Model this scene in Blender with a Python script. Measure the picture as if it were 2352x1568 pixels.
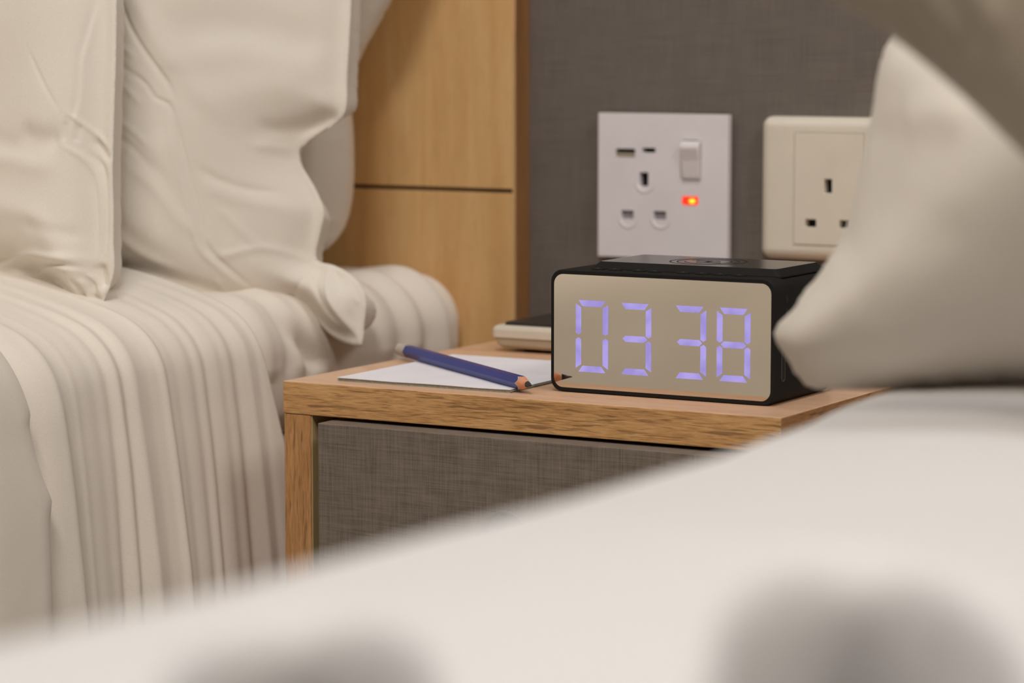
import bpy, bmesh, math, random
import numpy as np
from mathutils import Vector
from mathutils.geometry import delaunay_2d_cdt
for _o in list(bpy.data.objects): bpy.data.objects.remove(_o)

ZO = 0.50            # height of the bedside shelf top above the floor
def V3(x, y, z): return Vector((x, y, z + ZO))

# ------------------------------------------------------------------ camera, world, lights
scene = bpy.context.scene
COL = scene.collection
cam_d = bpy.data.cameras.new('camera'); cam = bpy.data.objects.new('camera', cam_d); COL.objects.link(cam)
YAW, PITCH = 0.52121, -0.10996
cam.location = V3(0.54296, -1.48713, 0.17533)
fwd = Vector((-math.sin(YAW)*math.cos(PITCH), math.cos(YAW)*math.cos(PITCH), math.sin(PITCH)))
cam.rotation_euler = fwd.to_track_quat('-Z', 'Y').to_euler()
cam_d.sensor_width = 36; cam_d.lens = 6403.75*36/2352
cam_d.clip_start = .01; cam_d.clip_end = 30
cam_d.dof.use_dof = True; cam_d.dof.focus_distance = 1.36; cam_d.dof.aperture_fstop = 7.7; cam_d.dof.aperture_blades = 0
scene.camera = cam

w = bpy.data.worlds.new('room_air'); scene.world = w; w.use_nodes = True
w.node_tree.nodes['Background'].inputs[0].default_value = (1.0, .86, .70, 1)
w.node_tree.nodes['Background'].inputs[1].default_value = 0.10

def area(name, loc, target, size, power, color, sy=None):
    d = bpy.data.lights.new(name, 'AREA'); d.energy = power; d.color = color; d.size = size
    if sy: d.shape = 'RECTANGLE'; d.size_y = sy
    o = bpy.data.objects.new(name, d); COL.objects.link(o); o.location = V3(*loc)
    o.rotation_euler = (V3(*target)-V3(*loc)).to_track_quat('-Z', 'Y').to_euler()
    return o
area('ceiling_lamp_light', (.40, -1.70, 1.90), (-.25, -.25, 0), .50, 32, (1, .965, .92))
area('second_ceiling_lamp_light', (-.80, -1.75, 1.90), (-.20, -.25, 0), .45, 5, (1, .96, .895))
area('side_fill_light', (1.55, -1.05, 1.80), (-.3, -.5, 0), .50, 13, (1, .96, .90))  # added fill that brightens the duvet's hanging side, no known fixture
area('near_bed_lamp_light', (.05, -.60, 1.90), (.25, -.95, 0), .50, 5, (.74, .87, 1))
area('front_fill_light', (-1.7, -1.6, 1.90), (-.2, -.3, 0), .8, 5, (1, .95, .87))  # added weak fill towards the headboard, unseen and without a known source

vs = scene.view_settings
scene.display_settings.display_device = 'sRGB'
vs.view_transform = 'Standard'; vs.look = 'None'; vs.gamma = 1; vs.use_curve_mapping = False
vs.exposure = -0.09

# ------------------------------------------------------------------ measured outlines, metres
PLEATS = [(-0.4726, 0), (-0.4365, 1.2), (-0.4256, -0.6), (-0.4171, 0.6), (-0.4018, -0.5), (-0.3896, -1.1), (-0.384, 1.2), (-0.3747, -1.4), (-0.3683, 0.9), (-0.3567, -1.2), (-0.3464, 1.1), (-0.3352, -0.8), (-0.3239, 0.5), (-0.3193, -0.9), (-0.3132, 1), (-0.3055, -1), (-0.2961, 1.1), (-0.287, 0.9), (-0.2802, -1.2), (-0.271, 0.8), (-0.2628, -0.6)]
FOLD_EDGE = [(0.0418, -0.494), (0.0349, -0.485), (0.0227, -0.4759), (0.0034, -0.4686), (-0.0052, -0.4663), (-0.0101, -0.4687), (-0.0238, -0.4672), (-0.0367, -0.4637), (-0.0457, -0.4594), (-0.0557, -0.4629), (-0.0762, -0.4658), (-0.105, -0.4695), (-0.1297, -0.4725)]
DIGITS = [(-0.10659, -0.0887, 0.0106, 0.04587, 'abcdef'), (-0.08289, -0.06512, 0.01072, 0.04559, 'abcdg'), (-0.05337, -0.03573, 0.01057, 0.04575, 'abcdg'), (-0.0301, -0.01252, 0.01065, 0.04587, 'abcdefg')]
SHAPES = {
 'P1': dict(O=(-0.4, -0.335, 0.03), lean=0.16, bend=0,
  outline=[(0.0257, 0.1719), (0.0288, 0.1419), (0.0304, 0.1189), (0.0319, 0.0959), (0.0337, 0.073), (0.0362, 0.0547), (0.0381, 0.0365), (0.04, 0.024), (0.0384, 0.0148), (0.035, 0.0066), (0.0308, -0.0023), (0.0266, -0.0064), (0.0213, -0.006), (0.0142, -0.0017), (0.0062, 0.0048), (-0.0062, 0.0112), (-0.0184, 0.0146), (-0.0365, 0.0166), (-0.0732, 0.0186), (-0.1951, 0.0203), (-0.32, 0.06), (-0.335, 0.16), (-0.32, 0.27), (-0.1, 0.285), (0.015, 0.28), (0.018, 0.22)],
  creases=[
   ('r', 0.0009, 0.0009, [(0.0184, 0.1673), (0.0168, 0.1442), (0.016, 0.1326), (0.017, 0.1118), (0.0163, 0.1014), (0.0154, 0.091)]),
   ('r', -0.0009, 0.001, [(0.0163, 0.1674), (0.0147, 0.1442), (0.0139, 0.1326), (0.015, 0.1118), (0.0143, 0.1014), (0.0136, 0.0915)]),
   ('r', -0.0006, 0.0009, [(-0.0131, 0.136), (-0.0066, 0.1255), (0.002, 0.1128), (0.009, 0.1025)]),
   ('r', 0.0011, 0.0011, [(0.0102, 0.1043), (0.0165, 0.0996), (0.0245, 0.0923), (0.032, 0.0844)]),
   ('r', -0.0011, 0.0011, [(0.017, 0.098), (0.0164, 0.0876)]),
   ('r', -0.0016, 0.0018, [(0.0218, 0.0911), (0.0282, 0.0844), (0.0326, 0.0787)]),
   ('r', -0.001, 0.0012, [(0.0114, 0.099), (0.0114, 0.0875)]),
   ('r', 0.0015, 0.0014, [(0.0102, 0.0858), (0.019, 0.0814), (0.0251, 0.0728), (0.0287, 0.0614), (0.0312, 0.0454), (0.0318, 0.0317), (0.0305, 0.027)]),
   ('r', -0.0012, 0.0014, [(0.0195, 0.0853), (0.0286, 0.0752), (0.0321, 0.0615), (0.0338, 0.0455), (0.0346, 0.0295)]),
   ('r', -0.0022, 0.006, [(-0.0149, 0.0928), (-0.0027, 0.0888), (0.0119, 0.0886)]),
   ('r', -0.0016, 0.007, [(-0.0504, 0.0886), (-0.0199, 0.0833), (0.0072, 0.0781)]),
   ('r', 0.0016, 0.006, [(-0.0497, 0.0822), (-0.0193, 0.0782), (0.0017, 0.0745), (0.0136, 0.0725)]),
   ('r', 0.0012, 0.006, [(-0.0407, 0.0547), (-0.0043, 0.0488), (0.0204, 0.0358)]),
   ('r', -0.0012, 0.004, [(-0.0097, 0.044), (0.0141, 0.0402), (0.0272, 0.0395)]),
   ('r', 0.0024, 0.0024, [(-0.04, 0.0207), (-0.0195, 0.025), (-0.005, 0.0275), (0.0127, 0.0263), (0.0305, 0.0275)]),
   ('r', -0.0016, 0.0014, [(-0.0192, 0.0222), (-0.0017, 0.0241), (0.0159, 0.0232), (0.0281, 0.0228)]),
   ('r', 0.0013, 0.0015, [(-0.0155, 0.0159), (-0.0042, 0.0198), (0.0103, 0.0216), (0.0263, 0.0204)]),
   ('r', -0.0034, 0.0024, [(0.0312, 0.0259), (0.0335, 0.0203), (0.0355, 0.0124)]),
   ('r', 0.0022, 0.0013, [(0.0272, 0.0205), (0.0317, 0.0156), (0.0343, 0.0077)]),
   ('r', 0.0026, 0.0016, [(0.0246, 0.0176), (0.0275, 0.0097), (0.0264, 0.0012)]),
   ('r', -0.0024, 0.0012, [(0.0281, 0.0091), (0.0344, 0.0066)]),
   ('r', -0.0018, 0.0014, [(0.0194, 0.0174), (0.0239, 0.0084), (0.022, -0.0009)]),
   ('r', 0.0014, 0.0014, [(0.0021, 0.0166), (0.0144, 0.0103), (0.0223, 0.0037)]),
   ('r', 0.001, 0.0012, [(-0.0094, 0.0138), (0.0053, 0.0133), (0.019, 0.0082)]),
  ]),
 'P2': dict(O=(-0.36, -0.185, 0.02), lean=0.16, bend=0.065,
  outline=[(0.0339, 0.1863), (0.0352, 0.1665), (0.0357, 0.1492), (0.0362, 0.1319), (0.0374, 0.1171), (0.0349, 0.1091), (0.0253, 0.103), (0.0157, 0.0939), (0.0127, 0.0886), (0.0148, 0.0802), (0.021, 0.0708), (0.0275, 0.0588), (0.0284, 0.0527), (0.0268, 0.0427), (0.0259, 0.0288), (0.0368, 0.0264), (0.0474, 0.0224), (0.0561, 0.0164), (0.061, 0.0073), (0.061, -0.0049), (0.0603, -0.0183), (0.0548, -0.0186), (0.0438, -0.0155), (0.0345, -0.0104), (0.0272, -0.0041), (0.0213, -0.0001), (0.0149, 0.0026), (0.0049, -0.0002), (-0.005, -0.0004), (-0.0162, 0.0011), (-0.0283, 0.0049), (-0.0415, 0.009), (-0.0578, 0.0133), (-0.0856, 0.0146), (-0.1486, 0.0125), (-0.2482, 0.0109), (-0.36, 0.1), (-0.37, 0.2), (-0.34, 0.32), (-0.1, 0.335), (0.01, 0.33), (0.03, 0.26)],
  creases=[
   ('r', -0.0013, 0.0013, [(-0.0672, 0.1683), (-0.0588, 0.1547), (-0.0555, 0.1486), (-0.0473, 0.1356), (-0.0394, 0.1242), (-0.0341, 0.1151), (-0.0314, 0.1081)]),
   ('r', 0.0016, 0.0055, [(-0.0573, 0.1683), (-0.0463, 0.1517), (-0.0383, 0.1378), (-0.0291, 0.1219)]),
   ('r', -0.0009, 0.0011, [(-0.0533, 0.1237), (-0.0448, 0.1163), (-0.0408, 0.1098), (-0.0345, 0.1069), (-0.0313, 0.0983)]),
   ('r', -0.0016, 0.0015, [(-0.0341, 0.1065), (-0.0308, 0.0971), (-0.0267, 0.0793), (-0.0217, 0.0592), (-0.018, 0.0425), (-0.0153, 0.0302), (-0.007, 0.0195), (0.0055, 0.005)]),
   ('r', 0.001, 0.0016, [(-0.0355, 0.1044), (-0.0323, 0.092), (-0.0282, 0.0754), (-0.0234, 0.0565), (-0.0197, 0.0398), (-0.0172, 0.0284), (-0.0089, 0.0168), (0.0008, 0.0052)]),
   ('r', 0.0014, 0.007, [(-0.0383, 0.0937), (-0.0324, 0.0724), (-0.0259, 0.0512), (-0.0197, 0.0325)]),
   ('r', -0.0022, 0.012, [(-0.0425, 0.141), (-0.0213, 0.1498), (-0.0007, 0.1518), (0.0296, 0.1455)]),
   ('r', 0.0022, 0.012, [(-0.0324, 0.1313), (-0.0138, 0.1392), (0.0037, 0.1396), (0.0339, 0.1319)]),
   ('r', 0.0024, 0.012, [(-0.0256, 0.1053), (-0.0057, 0.1171), (0.0212, 0.1228)]),
   ('r', -0.0036, 0.0042, [(-0.0024, 0.0961), (0.0043, 0.0988), (0.0139, 0.1021), (0.0238, 0.1056), (0.0358, 0.1116)]),
   ('r', 0.0016, 0.0032, [(-0.0024, 0.0892), (0.0049, 0.0894), (0.0126, 0.0899)]),
   ('r', 0.0008, 0.0011, [(0.0189, 0.0929), (0.0255, 0.1008), (0.0347, 0.1084)]),
   ('r', -0.0011, 0.0024, [(-0.0221, 0.0751), (-0.015, 0.0688), (-0.0026, 0.0644), (0.0123, 0.0643)]),
   ('r', 0.0009, 0.004, [(-0.0199, 0.0656), (-0.0093, 0.0598), (0.005, 0.0568), (0.0216, 0.0572)]),
   ('r', 0.0012, 0.0022, [(0.0148, 0.0888), (0.0172, 0.0792), (0.0225, 0.0697), (0.0277, 0.0576), (0.0269, 0.0452), (0.0246, 0.0327)]),
   ('r', -0.0009, 0.002, [(0.0127, 0.0837), (0.0164, 0.0717), (0.0222, 0.061), (0.023, 0.045)]),
   ('r', -0.001, 0.0012, [(0.025, 0.0273), (0.0253, 0.0179), (0.0205, 0.0107), (0.0121, 0.0065), (0.0009, 0.0042)]),
   ('r', 0.0012, 0.0024, [(-0.0141, 0.0234), (-0.004, 0.0273), (0.0066, 0.0323), (0.019, 0.0298), (0.0262, 0.0254)]),
   ('r', 0.001, 0.002, [(-0.0163, 0.004), (-0.006, 0.0019), (0.0047, 0.002), (0.0144, 0.0042), (0.0262, 0.0015), (0.0386, -0.0077)]),
   ('r', -0.0016, 0.0018, [(0.0281, 0.025), (0.0328, 0.0159), (0.0404, 0.0039), (0.0504, -0.0091)]),
   ('r', 0.0022, 0.0017, [(0.0317, 0.0274), (0.0384, 0.0186), (0.0451, 0.0066), (0.053, -0.0053), (0.0592, -0.0159)]),
   ('r', -0.001, 0.0014, [(0.0385, 0.024), (0.0459, 0.014), (0.053, 0.0008)]),
   ('r', 0.0012, 0.0012, [(0.0476, 0.0202), (0.0528, 0.0118), (0.0585, 0.0036)]),
   ('r', 0.0007, 0.003, [(-0.0527, 0.0728), (-0.0371, 0.0596), (-0.0236, 0.0418), (-0.0109, 0.0288)]),
   ('r', -0.0007, 0.003, [(-0.0422, 0.0786), (-0.0299, 0.0605), (-0.0199, 0.0374)]),
   ('r', 0.0008, 0.0024, [(-0.0124, 0.0532), (-0.0012, 0.04), (0.0066, 0.0311)]),
   ('r', -0.0014, 0.006, [(-0.071, 0.0574), (-0.0579, 0.0431), (-0.0427, 0.0272), (-0.0257, 0.0194)]),
   ('r', 0.001, 0.0035, [(-0.0694, 0.0427), (-0.0515, 0.0288), (-0.0363, 0.0181), (-0.0202, 0.0128)]),
   ('r', -0.0008, 0.0024, [(-0.0665, 0.0379), (-0.0487, 0.0217), (-0.0342, 0.0134)]),
   ('r', 0.0008, 0.0016, [(-0.0135, 0.0137), (-0.0124, 0.0089), (-0.0103, 0.0018)]),
   ('r', 0.0006, 0.0018, [(-0.0742, 0.1412), (-0.0584, 0.1363), (-0.0502, 0.1293)]),
   ('r', 0.0006, 0.0018, [(-0.0721, 0.1214), (-0.0563, 0.1143), (-0.0439, 0.1029)]),
   ('r', -0.0006, 0.0018, [(-0.0729, 0.1288), (-0.0574, 0.1253), (-0.0492, 0.1171)]),
   ('r', 0.0006, 0.002, [(-0.0701, 0.1018), (-0.0494, 0.0901), (-0.0383, 0.079)]),
   ('r', -0.0006, 0.002, [(-0.069, 0.0919), (-0.0486, 0.0804), (-0.0355, 0.0646)]),
  ]),
 'P3': dict(O=(-0.36, -0.08, 0.03), lean=0.04, bend=0,
  outline=[(0.0175, 0.1858), (0.0057, 0.1653), (-0.0056, 0.1473), (-0.0177, 0.1278), (-0.0228, 0.116), (-0.0242, 0.1055), (-0.0218, 0.0951), (-0.0202, 0.0768), (-0.0204, 0.0558), (-0.0235, 0.0347), (-0.0289, 0.0214), (-0.0367, 0.0145), (-0.0509, 0.01), (-0.0832, 0.0076), (-0.1495, 0.0033), (-0.2902, -0.0024), (-0.36, 0.1), (-0.37, 0.2), (-0.34, 0.33), (-0.1, 0.345), (0.02, 0.34), (0.045, 0.27)],
  creases=[
   ('ridge', -0.003, 0.006, [(-0.0168, 0.1317), (-0.0308, 0.1238), (-0.0465, 0.1184)]),
   ('ridge', 0.0025, 0.004, [(-0.0514, 0.0391), (-0.0386, 0.0343), (-0.0228, 0.0321)]),
   ('ridge', -0.003, 0.005, [(-0.0516, 0.0497), (-0.0356, 0.0396), (-0.029, 0.024)]),
  ]),
 'P4': dict(O=(0.2, -0.5, 0.05), lean=0.1, bend=0,
  outline=[(-0.0641, 0.1251), (-0.0663, 0.1205), (-0.068, 0.1122), (-0.0692, 0.0972), (-0.0714, 0.0838), (-0.0736, 0.0721), (-0.0758, 0.0603), (-0.0794, 0.0477), (-0.0857, 0.0377), (-0.0928, 0.0278), (-0.0993, 0.0187), (-0.1049, 0.0133), (-0.1067, 0.0093), (-0.1044, 0.0043), (-0.1001, -0.0005), (-0.0957, -0.0065), (-0.0921, -0.0102), (-0.0869, -0.0114), (-0.0821, -0.0109), (-0.0721, -0.0106), (-0.0473, -0.0087), (-0.0041, -0.0039), (0.0687, 0.0007), (0.42, 0.0), (0.46, 0.15), (0.43, 0.32), (0.25, 0.33), (0.1, 0.25), (0.0, 0.17)],
  creases=[
   ('ridge', 0.004, 0.01, [(-0.0626, 0.1221), (-0.0621, 0.0973), (-0.063, 0.0807), (-0.0689, 0.0589), (-0.0753, 0.0453)]),
   ('ridge', -0.004, 0.01, [(-0.0498, 0.0974), (-0.0537, 0.0726), (-0.0631, 0.0524), (-0.0747, 0.0353)]),
   ('ridge', 0.003, 0.008, [(-0.0441, 0.0893), (-0.0269, 0.0929), (-0.0094, 0.0899)]),
   ('ridge', 0.002, 0.005, [(-0.0753, 0.0453), (-0.0854, 0.0315), (-0.0957, 0.0209)]),
   ('ridge', -0.0035, 0.005, [(-0.1021, 0.0036), (-0.0927, -0.0009), (-0.0743, -0.0032), (-0.0475, -0.0049)]),
   ('ridge', 0.003, 0.006, [(-0.096, -0.0062), (-0.0831, -0.0088), (-0.0474, -0.0074)]),
   ('ridge', -0.002, 0.008, [(-0.0076, 0.0575), (-0.0326, 0.0403), (-0.0573, 0.0128)]),
  ]),
 'P5': dict(O=(0.28, -0.71, 0.14), lean=0.28, bend=0,
  outline=[(-0.1025, 0.0628), (-0.091, 0.0543), (-0.0793, 0.0473), (-0.0685, 0.0418), (-0.0579, 0.0358), (-0.045, 0.027), (-0.0299, 0.0154), (-0.0118, 0.0), (0.0067, -0.0152), (0.0237, -0.0311), (0.0406, -0.049), (0.078, -0.068), (0.098, -0.08), (0.112, -0.078), (0.135, -0.056), (0.18, -0.008), (0.222, 0.036), (0.228, 0.052), (0.215, 0.066), (0.15, 0.112), (0.08, 0.16), (0.02, 0.2), (-0.005, 0.205), (-0.03, 0.188), (-0.07, 0.145), (-0.112, 0.1), (-0.112, 0.088)],
  creases=[
   ('ridge', 0.003, 0.006, [(-0.0451, 0.0498), (-0.0369, 0.039), (-0.0271, 0.0258)]),
   ('ridge', -0.003, 0.006, [(-0.0396, 0.0498), (-0.0298, 0.0364), (-0.0214, 0.0232)]),
   ('ridge', 0.003, 0.005, [(-0.03, 0.0497), (-0.0207, 0.039), (-0.0111, 0.0259)]),
   ('ridge', -0.0025, 0.005, [(-0.0513, 0.0445), (-0.0432, 0.035), (-0.031, 0.0244)]),
  ]),
}
PITS = [(.3680, -1.064, .020, .060, .125, .42), (.2980, -1.128, .017, .042, .125, .60)]
# ------------------------------------------------------------------ materials
def s2l(c):
    return tuple(((v/255)/12.92 if v/255 <= .04045 else ((v/255+.055)/1.055)**2.4) for v in c)
def newmat(name):
    m = bpy.data.materials.new(name); m.use_nodes = True
    nt = m.node_tree; return m, nt, nt.nodes['Principled BSDF']
def plain(name, rgb, rough=.6, metal=0, spec=.5, **k):
    m, nt, b = newmat(name)
    b.inputs['Roughness'].default_value = rough; b.inputs['Metallic'].default_value = metal
    b.inputs['Specular IOR Level'].default_value = spec
    # a trace of mottling keeps every surface procedural rather than dead flat
    tc = nt.nodes.new('ShaderNodeTexCoord'); n = nt.nodes.new('ShaderNodeTexNoise'); n.inputs['Scale'].default_value = k.get('scale', 40)
    n.inputs['Detail'].default_value = 4
    nt.links.new(tc.outputs['Object'], n.inputs['Vector'])
    r = nt.nodes.new('ShaderNodeValToRGB'); a = k.get('var', .03); c = s2l(rgb)
    r.color_ramp.elements[0].position = .3; r.color_ramp.elements[1].position = .7
    r.color_ramp.elements[0].color = (*[v*(1-a) for v in c], 1); r.color_ramp.elements[1].color = (*[min(1, v*(1+a)) for v in c], 1)
    nt.links.new(n.outputs['Fac'], r.inputs['Fac']); nt.links.new(r.outputs['Color'], b.inputs['Base Color'])
    return m
def cloth(name, rgb, weave=.00003, wr=.0012, wscale=14, sheen=.15):
    m, nt, b = newmat(name); N = nt.nodes; L = nt.links
    b.inputs['Roughness'].default_value = .82; b.inputs['Specular IOR Level'].default_value = .25
    b.inputs['Sheen Weight'].default_value = sheen; b.inputs['Sheen Roughness'].default_value = .5
    tc = N.new('ShaderNodeTexCoord')
    n1 = N.new('ShaderNodeTexNoise'); n1.inputs['Scale'].default_value = 1400; n1.inputs['Detail'].default_value = 2
    n2 = N.new('ShaderNodeTexNoise'); n2.inputs['Scale'].default_value = wscale; n2.inputs['Detail'].default_value = 5; n2.inputs['Distortion'].default_value = .6
    L.new(tc.outputs['Object'], n1.inputs['Vector']); L.new(tc.outputs['Object'], n2.inputs['Vector'])
    r = N.new('ShaderNodeValToRGB'); c = s2l(rgb)
    r.color_ramp.elements[0].position = .25; r.color_ramp.elements[1].position = .75
    r.color_ramp.elements[0].color = (*[v*.95 for v in c], 1); r.color_ramp.elements[1].color = (*[min(1, v*1.03) for v in c], 1)
    L.new(n1.outputs['Fac'], r.inputs['Fac']); L.new(r.outputs['Color'], b.inputs['Base Color'])
    b1 = N.new('ShaderNodeBump'); b1.inputs['Distance'].default_value = weave; b1.inputs['Strength'].default_value = .6
    b2 = N.new('ShaderNodeBump'); b2.inputs['Distance'].default_value = wr; b2.inputs['Strength'].default_value = 1
    L.new(n1.outputs['Fac'], b1.inputs['Height']); L.new(n2.outputs['Fac'], b2.inputs['Height'])
    L.new(b2.outputs['Normal'], b1.inputs['Normal']); L.new(b1.outputs['Normal'], b.inputs['Normal'])
    return m
def mapped(N, L, scale, rot=(0, 0, 0)):
    tc = N.new('ShaderNodeTexCoord'); mp = N.new('ShaderNodeMapping'); mp.inputs['Scale'].default_value = scale; mp.inputs['Rotation'].default_value = rot
    L.new(tc.outputs['Object'], mp.inputs['Vector']); return mp.outputs['Vector']
def wood(name, dark, mid, light, axis='x', grain=1.0, rough=.45, pores=.5, big=1.0):
    """laminate oak: long streaks along one axis with short dark pores"""
    m, nt, b = newmat(name); N = nt.nodes; L = nt.links
    b.inputs['Roughness'].default_value = rough; b.inputs['Specular IOR Level'].default_value = .4
    st = {'x': (1, 0, 0), 'y': (0, 1, 0), 'z': (0, 0, 1)}[axis]
    def sc(along, across): return tuple(along if s else across for s in st)
    v1 = mapped(N, L, sc(5*big, 55*big)); v2 = mapped(N, L, sc(62, 820)); v3 = mapped(N, L, sc(130, 1900))
    n1 = N.new('ShaderNodeTexNoise'); n1.inputs['Scale'].default_value = 1; n1.inputs['Detail'].default_value = 6; n1.inputs['Roughness'].default_value = .6; n1.inputs['Distortion'].default_value = .8
    n2 = N.new('ShaderNodeTexNoise'); n2.inputs['Scale'].default_value = 1; n2.inputs['Detail'].default_value = 4; n2.inputs['Distortion'].default_value = .5
    n3 = N.new('ShaderNodeTexNoise'); n3.inputs['Scale'].default_value = 1; n3.inputs['Detail'].default_value = 3; n3.inputs['Distortion'].default_value = .3
    for n, v in ((n1, v1), (n2, v2), (n3, v3)): L.new(v, n.inputs['Vector'])
    r1 = N.new('ShaderNodeValToRGB'); e = r1.color_ramp.elements
    e[0].position = .30; e[0].color = (*s2l(dark), 1); e[1].position = .72; e[1].color = (*s2l(light), 1)
    k = e.new(.5); k.color = (*s2l(mid), 1)
    mx = N.new('ShaderNodeMix'); mx.data_type = 'FLOAT'; mx.inputs[0].default_value = .45*grain
    L.new(n1.outputs['Fac'], mx.inputs[2]); L.new(n3.outputs['Fac'], mx.inputs[3]); L.new(mx.outputs[0], r1.inputs['Fac'])
    r2 = N.new('ShaderNodeValToRGB'); r2.color_ramp.elements[0].position = .33; r2.color_ramp.elements[0].color = (1, 1, 1, 1)
    r2.color_ramp.elements[1].position = .46; r2.color_ramp.elements[1].color = (0, 0, 0, 1)
    L.new(n2.outputs['Fac'], r2.inputs['Fac'])
    f = N.new('ShaderNodeMath'); f.operation = 'MULTIPLY'; f.inputs[1].default_value = pores; L.new(r2.outputs['Color'], f.inputs[0])
    m2 = N.new('ShaderNodeMix'); m2.data_type = 'RGBA'; m2.inputs[7].default_value = (*[v*.42 for v in s2l(dark)], 1)
    L.new(f.outputs[0], m2.inputs[0]); L.new(r1.outputs['Color'], m2.inputs[6]); L.new(m2.outputs[2], b.inputs['Base Color'])
    bp = N.new('ShaderNodeBump'); bp.inputs['Distance'].default_value = .0002; bp.inputs['Strength'].default_value = .5; bp.invert = True
    L.new(r2.outputs['Color'], bp.inputs['Height']); L.new(bp.outputs['Normal'], b.inputs['Normal'])
    return m
def linen(name, dark, light, s=1.0, contrast=1.0):
    """woven grey-brown linen laminate: crossed warp and weft streaks"""
    m, nt, b = newmat(name); N = nt.nodes; L = nt.links
    b.inputs['Roughness'].default_value = .6; b.inputs['Specular IOR Level'].default_value = .3
    va = mapped(N, L, (900*s, 900*s, 28*s)); vb = mapped(N, L, (28*s, 900*s, 900*s)); vc = mapped(N, L, (45*s, 45*s, 45*s))
    ns = []
    for v, d in ((va, 3), (vb, 3), (vc, 3)):
        n = N.new('ShaderNodeTexNoise'); n.inputs['Scale'].default_value = 1; n.inputs['Detail'].default_value = d; L.new(v, n.inputs['Vector']); ns.append(n)
    a = N.new('ShaderNodeMath'); a.operation = 'ADD'; L.new(ns[0].outputs['Fac'], a.inputs[0]); L.new(ns[1].outputs['Fac'], a.inputs[1])
    a2 = N.new('ShaderNodeMath'); a2.operation = 'MULTIPLY_ADD'; L.new(ns[2].outputs['Fac'], a2.inputs[0]); a2.inputs[1].default_value = .5; L.new(a.outputs[0], a2.inputs[2])
    r = N.new('ShaderNodeMapRange'); r.inputs['From Min'].default_value = 1.25-.35/contrast; r.inputs['From Max'].default_value = 1.25+.35/contrast
    L.new(a2.outputs[0], r.inputs['Value'])
    mx = N.new('ShaderNodeMix'); mx.data_type = 'RGBA'; mx.inputs[6].default_value = (*s2l(dark), 1); mx.inputs[7].default_value = (*s2l(light), 1)
    L.new(r.outputs['Result'], mx.inputs[0]); L.new(mx.outputs[2], b.inputs['Base Color'])
    bp = N.new('ShaderNodeBump'); bp.inputs['Distance'].default_value = .00008; bp.inputs['Strength'].default_value = .6
    L.new(a.outputs[0], bp.inputs['Height']); L.new(bp.outputs['Normal'], b.inputs['Normal'])
    return m
def glow(name, rgb, strength, rgb2=None, scale=60):
    m, nt, b = newmat(name); N = nt.nodes; L = nt.links
    b.inputs['Base Color'].default_value = (.02, .02, .02, 1)
    c1 = s2l(rgb); c2 = s2l(rgb2 or rgb)
    v = mapped(N, L, (scale, scale, scale)); n = N.new('ShaderNodeTexNoise'); n.inputs['Scale'].default_value = 1; n.inputs['Detail'].default_value = 1
    L.new(v, n.inputs['Vector'])
    r = N.new('ShaderNodeValToRGB'); r.color_ramp.elements[0].position = .35; r.color_ramp.elements[1].position = .65
    r.color_ramp.elements[0].color = (*c1, 1); r.color_ramp.elements[1].color = (*c2, 1)
    L.new(n.outputs['Fac'], r.inputs['Fac']); L.new(r.outputs['Color'], b.inputs['Emission Color']); b.inputs['Emission Strength'].default_value = strength
    return m

M = {}
M['pillow'] = cloth('white_cotton', (234, 225, 213), wr=.0006, wscale=22)
M['sheet'] = cloth('white_sheet', (236, 225, 213), wr=.0006, wscale=16)
M['duvet'] = cloth('white_duvet', (236, 226, 214), wr=.0008, wscale=16)
M['duvet2'] = cloth('white_duvet_near', (226, 223, 222), wr=.0010, wscale=8)
M['darkcloth'] = cloth('dark_cloth', (150, 138, 122), wr=.0010, wscale=18)  # even grey-brown, darker than the pillow cloth
M['base'] = cloth('bed_base_fabric', (190, 174, 160), wr=.0008, wscale=10)
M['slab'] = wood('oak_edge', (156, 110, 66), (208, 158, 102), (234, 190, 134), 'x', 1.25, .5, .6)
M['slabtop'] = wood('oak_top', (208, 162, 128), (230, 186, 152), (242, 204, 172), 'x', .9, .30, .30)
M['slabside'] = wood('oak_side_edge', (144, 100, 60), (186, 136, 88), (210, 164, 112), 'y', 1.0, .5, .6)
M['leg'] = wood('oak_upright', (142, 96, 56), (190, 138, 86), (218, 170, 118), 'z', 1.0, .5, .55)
M['head'] = wood('oak_headboard', (204, 154, 98), (224, 180, 122), (238, 202, 148), 'z', .5, .55, .12, .7)
M['headedge'] = wood('oak_headboard_edge', (200, 156, 108), (216, 174, 126), (226, 188, 140), 'z', .4, .5, .1)
M['linen'] = linen('linen_drawer', (96, 86, 78), (142, 129, 117), 2.0, .8)
M['wall'] = linen('linen_wall', (100, 92, 86), (126, 117, 110), 1.0, .7)
M['dark'] = plain('dark_gap', (22, 18, 15), .9)
M['beige'] = plain('beige_wall_paint', (222, 210, 192), .9)
M['ceil'] = plain('ceiling_paint', (238, 230, 218), .9)
M['carpet'] = plain('carpet', (150, 132, 114), 1, var=.15, scale=200)
M['black'] = plain('black_plastic', (30, 28, 27), .7, spec=.2)
M['blackgloss'] = plain('black_gloss', (24, 22, 21), .16, spec=.6)
M['blacktop'] = plain('black_satin_pad', (34, 31, 29), .20, spec=.7)
M['ringdark'] = plain('engraved_line', (12, 11, 10), .6)
M['plate'] = plain('white_plastic', (236, 230, 234), .35)
M['rocker'] = plain('white_rocker', (230, 224, 226), .22)
M['cream'] = plain('cream_plastic', (228, 219, 204), .35)
M['hole'] = plain('slot_dark', (14, 12, 10), .8)
M['shutter'] = plain('slot_shutter', (150, 144, 150), .6)
M['usbmetal'] = plain('usb_tongue', (168, 156, 136), .4)
M['phone'] = plain('phone_cream', (216, 206, 190), .4)
M['phoneblack'] = plain('phone_black', (44, 40, 38), .35)
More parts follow.
